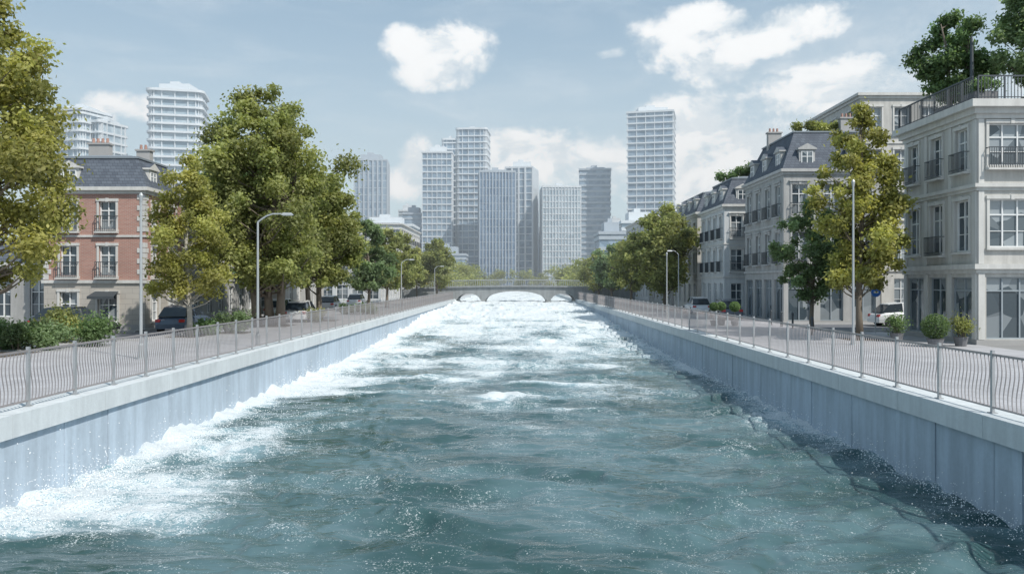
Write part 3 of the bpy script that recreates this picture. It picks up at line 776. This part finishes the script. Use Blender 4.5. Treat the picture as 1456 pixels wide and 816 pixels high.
tree('lime_tree',14.7,80,10.7,1.8,3.8,30000,.16,OLV,13,trunk=.2,nclump=110)
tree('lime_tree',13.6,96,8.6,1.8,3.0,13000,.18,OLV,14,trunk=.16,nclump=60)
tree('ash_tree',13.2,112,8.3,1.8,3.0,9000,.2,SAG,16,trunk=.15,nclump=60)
tree('ash_tree',12.8,126,8,1.6,3.0,8000,.2,OLV,17,trunk=.15,nclump=60)
rg=np.random.default_rng(77); cent=[];rad=[]
for i in range(420):
    s=rg.choice([-1,1]); 
    if i<260: x=s*rg.uniform(12,34); y=rg.uniform(150,290)
    else: x=rg.uniform(-60,60); y=rg.uniform(330,350)
    z=rg.uniform(1.5,7.5); cent.append((x,y,z)); rad.append(rg.uniform(1.2,2.6))
P,Nn,col=clump_leaves(np.array(cent),np.array(rad),60000,OLV,rg); P[:,2]=np.maximum(P[:,2],.2)
leafmesh('distant_trees',P,Nn,.36,col,None)

bush('garden_shrub',-20.4,32.5,1.6,1.0,1.3,9000,.07,SAG,50,nc=26)
bush('garden_shrub',-18.2,34,.5,.5,1.5,3500,.06,GRN,51,nc=12)
bush('garden_shrub',-20.8,36.0,.6,.5,1.7,3500,.07,OLV,52,nc=12)
bush('garden_shrub',-15.4,43,.6,.5,1.2,2500,.07,SAG,53,nc=10)
bush('garden_shrub',-16.3,41.5,.5,.5,.8,2000,.07,GRN,54,nc=10)
bush('garden_shrub',-15.0,55,1.5,.6,1.0,3500,.08,OLV,55,nc=16)
bush('garden_shrub',-13.6,68,1.3,.8,1.0,3000,.1,GRN,56,nc=16)
def potted(name,x,y,r,z,h,seed,pot=.25):
    e=bush(name,x,y,r,r,2*r*.95,2600,.045,GRN,seed,z0=z,ball=True)
    c=C(); c.tube([(x,y,0.02-z),(x,y,.32-z),(x,y,.35-z)],[pot*.75,pot,pot*1.08],14); c.tube([(x,y,.33-z),(x,y,r)],.035,6)
    o=c.obj('pot_and_stem',m_pot); o.parent=e; o.location=(-x,-y,0)
potted('potted_boxwood',17.6,33.6,.55,.35,0,60,.34)
potted('potted_boxwood',12.3,50,.27,.95,0,61); potted('potted_boxwood',12.9,50.6,.28,.95,0,62); potted('potted_boxwood',13.6,50,.32,.9,0,63)
def pshrub(x,y,seed,pal):
    e=bush('potted_shrub',x,y,.22,.22,1.0,900,.055,pal,seed,z0=.3,nc=6)
    c=C(); c.tube([(x,y,-.29),(x,y,.1)],[.22,.3],12); o=c.obj('pot',m_pot); o.parent=e; o.location=(-x,-y,0)
pshrub(17.4,36.6,64,GRN); pshrub(18.9,34.0,65,OLV)

# ------------------------------------------------------------------ lamps, signs, bollards, bench
m_lens=mat('lamp_lens',(.7,.72,.72),.3,.02)
def lamp(x,y,h,arm,s):
    e=empty('street_lamp',(x,y,0)); c=C()
    c.tube([(x,y,0),(x,y,.5),(x,y,.55),(x,y,h-.35)],[.09,.09,.055,.04],10)
    if arm:
        pts=[(x+s*arm*t, y, h-.35+.35*math.sin(min(1,t*1.8)*math.pi/2)) for t in (0,.06,.15,.3,.5,.8)]
        c.tube(pts,[.04,.038,.036,.034,.032,.03],8)
        k=x+s*arm; c.hexa([(k-.25,y-.09,h-.05),(k+.25,y-.09,h-.05),(k+.25,y+.09,h-.05),(k-.25,y+.09,h-.05),(k-.18,y-.05,h+.05),(k+.16,y-.05,h+.04),(k+.16,y+.05,h+.04),(k-.18,y+.05,h+.05)])
        l=C(); l.box(k-.2,k+.2,y-.06,y+.06,h-.075,h-.049); l.obj('lens',m_lens,e)
    else:
        c.tube([(x,y,h-.35),(x,y,h-.1),(x,y,h)],[.04,.08,.03],8)
    c.tube([(x,y,0.0),(x,y,.06)],[.16,.15],10)
    c.obj('pole',m_pole,e,smooth=False)
lamp(-10.95,33.5,5.6,1.25,1); lamp(-13.4,28.3,5.9,0,1); lamp(14.6,34.7,7.2,0,-1)
lamp(11.2,60,5.0,0,-1); lamp(14.5,72,5.6,.8,-1); lamp(-11,75,4.9,1.0,1); lamp(-11,105,4.9,1.0,1)
m_blue=mat('blue_sign',(.03,.14,.45),.5,.03)
e=empty('traffic_sign',(19.2,42.8,0)); c=C(); c.tube([(19.2,42.8,0),(19.2,42.8,2.3)],.03,8); c.obj('pole',m_pole,e)
c=C(); c.tube([(19.2,42.76,2.2),(19.2,42.73,2.2)],.26,20); c.obj('disc',m_blue,e)
c=C(); c.box(19.08,19.32,42.715,42.727,2.15,2.25); c.obj('symbol',m_frame,e)
for (x,y) in ((16.2,47.0),(16.2,49.0),(16.2,51.0),(15.2,41.2),(-17.0,44.5),(-17.0,46.5),(-17.0,48.5)):
    c=C(); c.tube([(x,y,0),(x,y,.05),(x,y,.06),(x,y,.8),(x,y,.83),(x,y,.9),(x,y,.96)],[.1,.1,.06,.055,.075,.07,.03],10); c.obj('bollard',m_iron)

# ------------------------------------------------------------------ cars
m_tyre=mat('tyre_rubber',(.03,.03,.03),.8,.1); m_cg=mat('car_glass',(.03,.04,.05),.05,.02); m_rim=mat('alloy_rim',(.5,.5,.52),.3,.05,metal=.8)
m_red=mat('tail_lamp',(.4,.02,.02),.3,.02); m_hl=mat('head_lamp',(.7,.7,.7),.15,.02)
def car(x,y,ang,col,seed):
    e=empty('parked_car',(x,y,0)); pm=mat('car_paint',col,.25,.03); pm.node_tree.nodes['Principled BSDF'].inputs['Coat Weight'].default_value=.6
    ca,sa=math.cos(ang),math.sin(ang); T=lambda p:(x+p[0]*ca-p[1]*sa,y+p[0]*sa+p[1]*ca,p[2])
    c=C()
    def loft(c,secs,mi=0):
        n=len(secs[0]); k=len(c.v)
        for s_ in secs: c.v+= [T(p) for p in s_]
        for i in range(len(secs)-1):
            for j in range(n):
                j2=(j+1)%n; c.f.append((k+i*n+j,k+i*n+j2,k+(i+1)*n+j2,k+(i+1)*n+j)); c.m.append(mi)
        c.f.append(tuple(range(k,k+n))[::-1]); c.m.append(mi); c.f.append(tuple(k+(len(secs)-1)*n+j for j in range(n))); c.m.append(mi)
    S=[(-2.05,.5,.74),(-1.98,.72,.8),(-1.6,.86,.86),(-.8,.90,.88),(.3,.90,.88),(1.0,.86,.87),(1.7,.74,.82),(2.0,.6,.76),(2.08,.45,.7)]
    loft(c,[[(X_,-w*.96,.24),(X_,-w,.45),(X_,-w*.98,h*.85),(X_,-w*.86,h),(X_,w*.86,h),(X_,w*.98,h*.85),(X_,w,.45),(X_,w*.96,.24)] for X_,h,w in S])
    g=C(); G=[(-1.75,.86,.9,.74),(-1.25,.88,1.38,.62),(-.5,.88,1.46,.6),(.25,.88,1.42,.6),(.95,.86,.9,.72)]
    loft(g,[[(X_,-.76,zb),(X_,-w,zt),(X_,w,zt),(X_,.76,zb)] for X_,zb,zt,w in G])
    loft(c,[[(X_,-w-.01,zt-.02),(X_,-w+.06,zt+.03),(X_,w-.06,zt+.03),(X_,w+.01,zt-.02)] for X_,zt,w in ((-1.3,1.36,.62),(-.5,1.46,.61),(.3,1.42,.61))])
    for X_ in (-.45,):
        for s in (-1,1): loft(c,[[(X_-.04,s*.765,.86),(X_+.04,s*.765,.86),(X_+.04,s*.775,.86),(X_-.04,s*.775,.86)],[(X_-.04,s*.6,1.45),(X_+.04,s*.6,1.45),(X_+.04,s*.62,1.46),(X_-.04,s*.62,1.46)]])
    c.obj('body',pm,e,smooth=False); g.obj('windows',m_cg,e)
    w=C(); r=C()
    for X_ in (-1.3,1.28):
        for s in (-1,1):
            a,b=Vector(T((X_,s*.68,.32))),Vector(T((X_,s*.89,.32))); w.tube([a,b],.32,18); d=(b-a).normalized(); r.tube([b-d*.01,b+d*.012],.19,12)
    w.obj('tyres',m_tyre,e); r.obj('rims',m_rim,e)
    l=C()
    for s in (-1,1): l.hexa([T(p) for p in [(1.9,s*.45,.55),(2.06,s*.45,.52),(2.0,s*.72,.55),(1.9,s*.72,.55),(1.85,s*.45,.68),(1.98,s*.45,.62),(1.93,s*.72,.64),(1.85,s*.72,.68)]])
    l.obj('head_lamps',m_hl,e)
    l=C()
    for s in (-1,1): l.hexa([T(p) for p in [(-2.06,s*.5,.6),(-1.9,s*.5,.6),(-1.9,s*.78,.6),(-2.02,s*.78,.6),(-2.0,s*.5,.75),(-1.9,s*.5,.75),(-1.9,s*.78,.75),(-1.98,s*.78,.75)]])
    l.obj('tail_lamps',m_red,e)
car(-23.3,41.8,0.0,(.04,.045,.05),1); car(-18.6,44.5,math.pi/2,(.08,.11,.16),2)
car(-18.4,62,math.pi/2,(.75,.76,.77),3); car(-15.2,50+6,math.pi/2,(.75,.76,.77),4); car(24.2,49.8,0,(.72,.73,.74),5)
car(-18.4,78,math.pi/2,(.5,.52,.55),6); car(-18.6,92,math.pi/2,(.75,.75,.75),7); car(15.6,60,math.pi/2,(.1,.12,.15),8); car(15.7,70,math.pi/2,(.7,.72,.75),9)

# ------------------------------------------------------------------ atmospheric haze over the city
hm=bpy.data.materials.new('air_haze'); hm.use_nodes=True; nt=hm.node_tree; nt.nodes.remove(nt.nodes['Principled BSDF'])
vs=N(nt,'ShaderNodeVolumeScatter'); vs.inputs['Color'].default_value=(.90,.96,1,1); vs.inputs['Density'].default_value=.0012; vs.inputs['Anisotropy'].default_value=.1
nt.links.new(vs.outputs[0],nt.nodes['Material Output'].inputs['Volume'])
c=C(); c.box(-700,700,62,520,-4,95); c.obj('background_haze',hm)

# ------------------------------------------------------------------ sky, sun, camera
sdir=Vector((0.50,-0.48,0.78)).normalized()
L=bpy.data.lights.new('sun','SUN'); L.energy=4.4; L.angle=math.radians(.6); L.color=(1,.955,.88)
lo=bpy.data.objects.new('sun',L); lo.rotation_mode='QUATERNION'; lo.rotation_quaternion=sdir.to_track_quat('Z','Y'); lo.location=(40,-30,60); sc.collection.objects.link(lo)
w=bpy.data.worlds.new('World'); sc.world=w; w.use_nodes=True; nt=w.node_tree; bg=nt.nodes['Background']
sky=N(nt,'ShaderNodeTexSky'); sky.sky_type='NISHITA'; sky.sun_disc=False; sky.sun_elevation=math.asin(sdir.z); sky.sun_rotation=math.atan2(sdir.x,sdir.y)
sky.air_density=1.0; sky.dust_density=1.0; sky.ozone_density=1.0
tc=N(nt,'ShaderNodeTexCoord').outputs['Generated']
s=N(nt,'ShaderNodeSeparateXYZ'); nt.links.new(tc,s.inputs[0])
az=M(nt,'ARCTAN2',s.outputs[0],s.outputs[1]); el=M(nt,'ARCSINE',s.outputs[2])
blobs=[(585,68,44,26),(645,78,54,38),(610,104,52,24),(665,62,34,22),
 (960,62,75,38),(1015,85,62,42),(930,50,45,25),(1130,35,70,26),(1080,60,60,26),(872,74,26,10),(1000,30,60,22),
 (1000,185,95,52),(1075,215,95,55),(1150,130,85,36),(1215,105,60,30),(960,235,70,50),(1010,270,110,40),(940,160,40,30),
 (790,225,95,42),(730,205,50,24),(860,235,60,40),(593,228,26,36),(570,262,40,24),(660,262,60,20),(180,152,46,18),(140,165,30,12),(330,235,60,16)]
acc=None
for (px,py,ra,re) in blobs:
    a0=math.atan((px-737)/1132); e0=math.atan((402-py)/1132*math.cos(a0)); ra/=1132*1.0; re/=1132*1.0
    u=M(nt,'MULTIPLY',M(nt,'SUBTRACT',az,a0),1/ra); v_=M(nt,'MULTIPLY',M(nt,'SUBTRACT',el,e0),1/re)
    q=M(nt,'SUBTRACT',1.0,M(nt,'ADD',M(nt,'MULTIPLY',u,u),M(nt,'MULTIPLY',v_,v_)))
    q=M(nt,'MAXIMUM',q,-1.5)
    acc=q if acc is None else M(nt,'SMOOTH_MAX',acc,q,.3)
nA=NOISE(nt,tc,11,7,.6,.3,mapscale=(1,1,1.5)); nB=NOISE(nt,tc,11,7,.6,.3,mapscale=(1,1,1.5),loc=(-.02,.0,-.03)); nC=NOISE(nt,tc,38,5,.6)
wide=NOISE(nt,tc,2.6,6,.55,.2,mapscale=(1,1,2.4))
d=M(nt,'ADD',acc,M(nt,'MULTIPLY_ADD',nA,3.8,-1.85)); d=M(nt,'ADD',d,M(nt,'MULTIPLY_ADD',nC,2.0,-1.0))
cl=SS(nt,d,-.3,1.0)
high=M(nt,'MULTIPLY',SS(nt,wide,.56,.72),SS(nt,el,.42,.55))
wisp=M(nt,'MULTIPLY',SS(nt,NOISE(nt,tc,5,6,.6,.5,mapscale=(1,1,4)),.45,.78),.25)
wisp=M(nt,'MULTIPLY',wisp,SS(nt,el,.0,.1))
right=M(nt,'MULTIPLY',SS(nt,az,.1,.35),M(nt,'MULTIPLY',SS(nt,nA,.3,.62),.5))
right=M(nt,'MULTIPLY',right,SS(nt,el,.36,.2))
cl=M(nt,'MAXIMUM',cl,M(nt,'MAXIMUM',high,M(nt,'MAXIMUM',wisp,right)))
shade=M(nt,'ADD',M(nt,'MULTIPLY',M(nt,'SUBTRACT',nA,nB),6.0),M(nt,'MULTIPLY',d,.25))
ccol=MIX(nt,SS(nt,shade,-.35,.55),(6.8,7.4,7.8),(9.0,9.1,9.1))
base=MIX(nt,.5,sky.outputs[0],(2.9,4.5,5.7))
base=MIX(nt,SS(nt,el,-.02,.36,.9,.08),base,(5.9,7.3,7.9))
fin=MIX(nt,M(nt,'MULTIPLY',cl,.95),base,ccol)
nt.links.new(fin,bg.inputs[0]); bg.inputs[1].default_value=.124

cam=bpy.data.cameras.new('camera'); cam.lens=28; cam.sensor_width=36; cam.clip_end=6000; cam.shift_x=-.006; cam.shift_y=-.004
co=bpy.data.objects.new('camera',cam); co.location=(0,0,2.7); co.rotation_euler=(math.radians(90),0,0); sc.collection.objects.link(co); sc.camera=co
sc.view_settings.view_transform='Standard'; sc.view_settings.look='None'; sc.view_settings.exposure=0
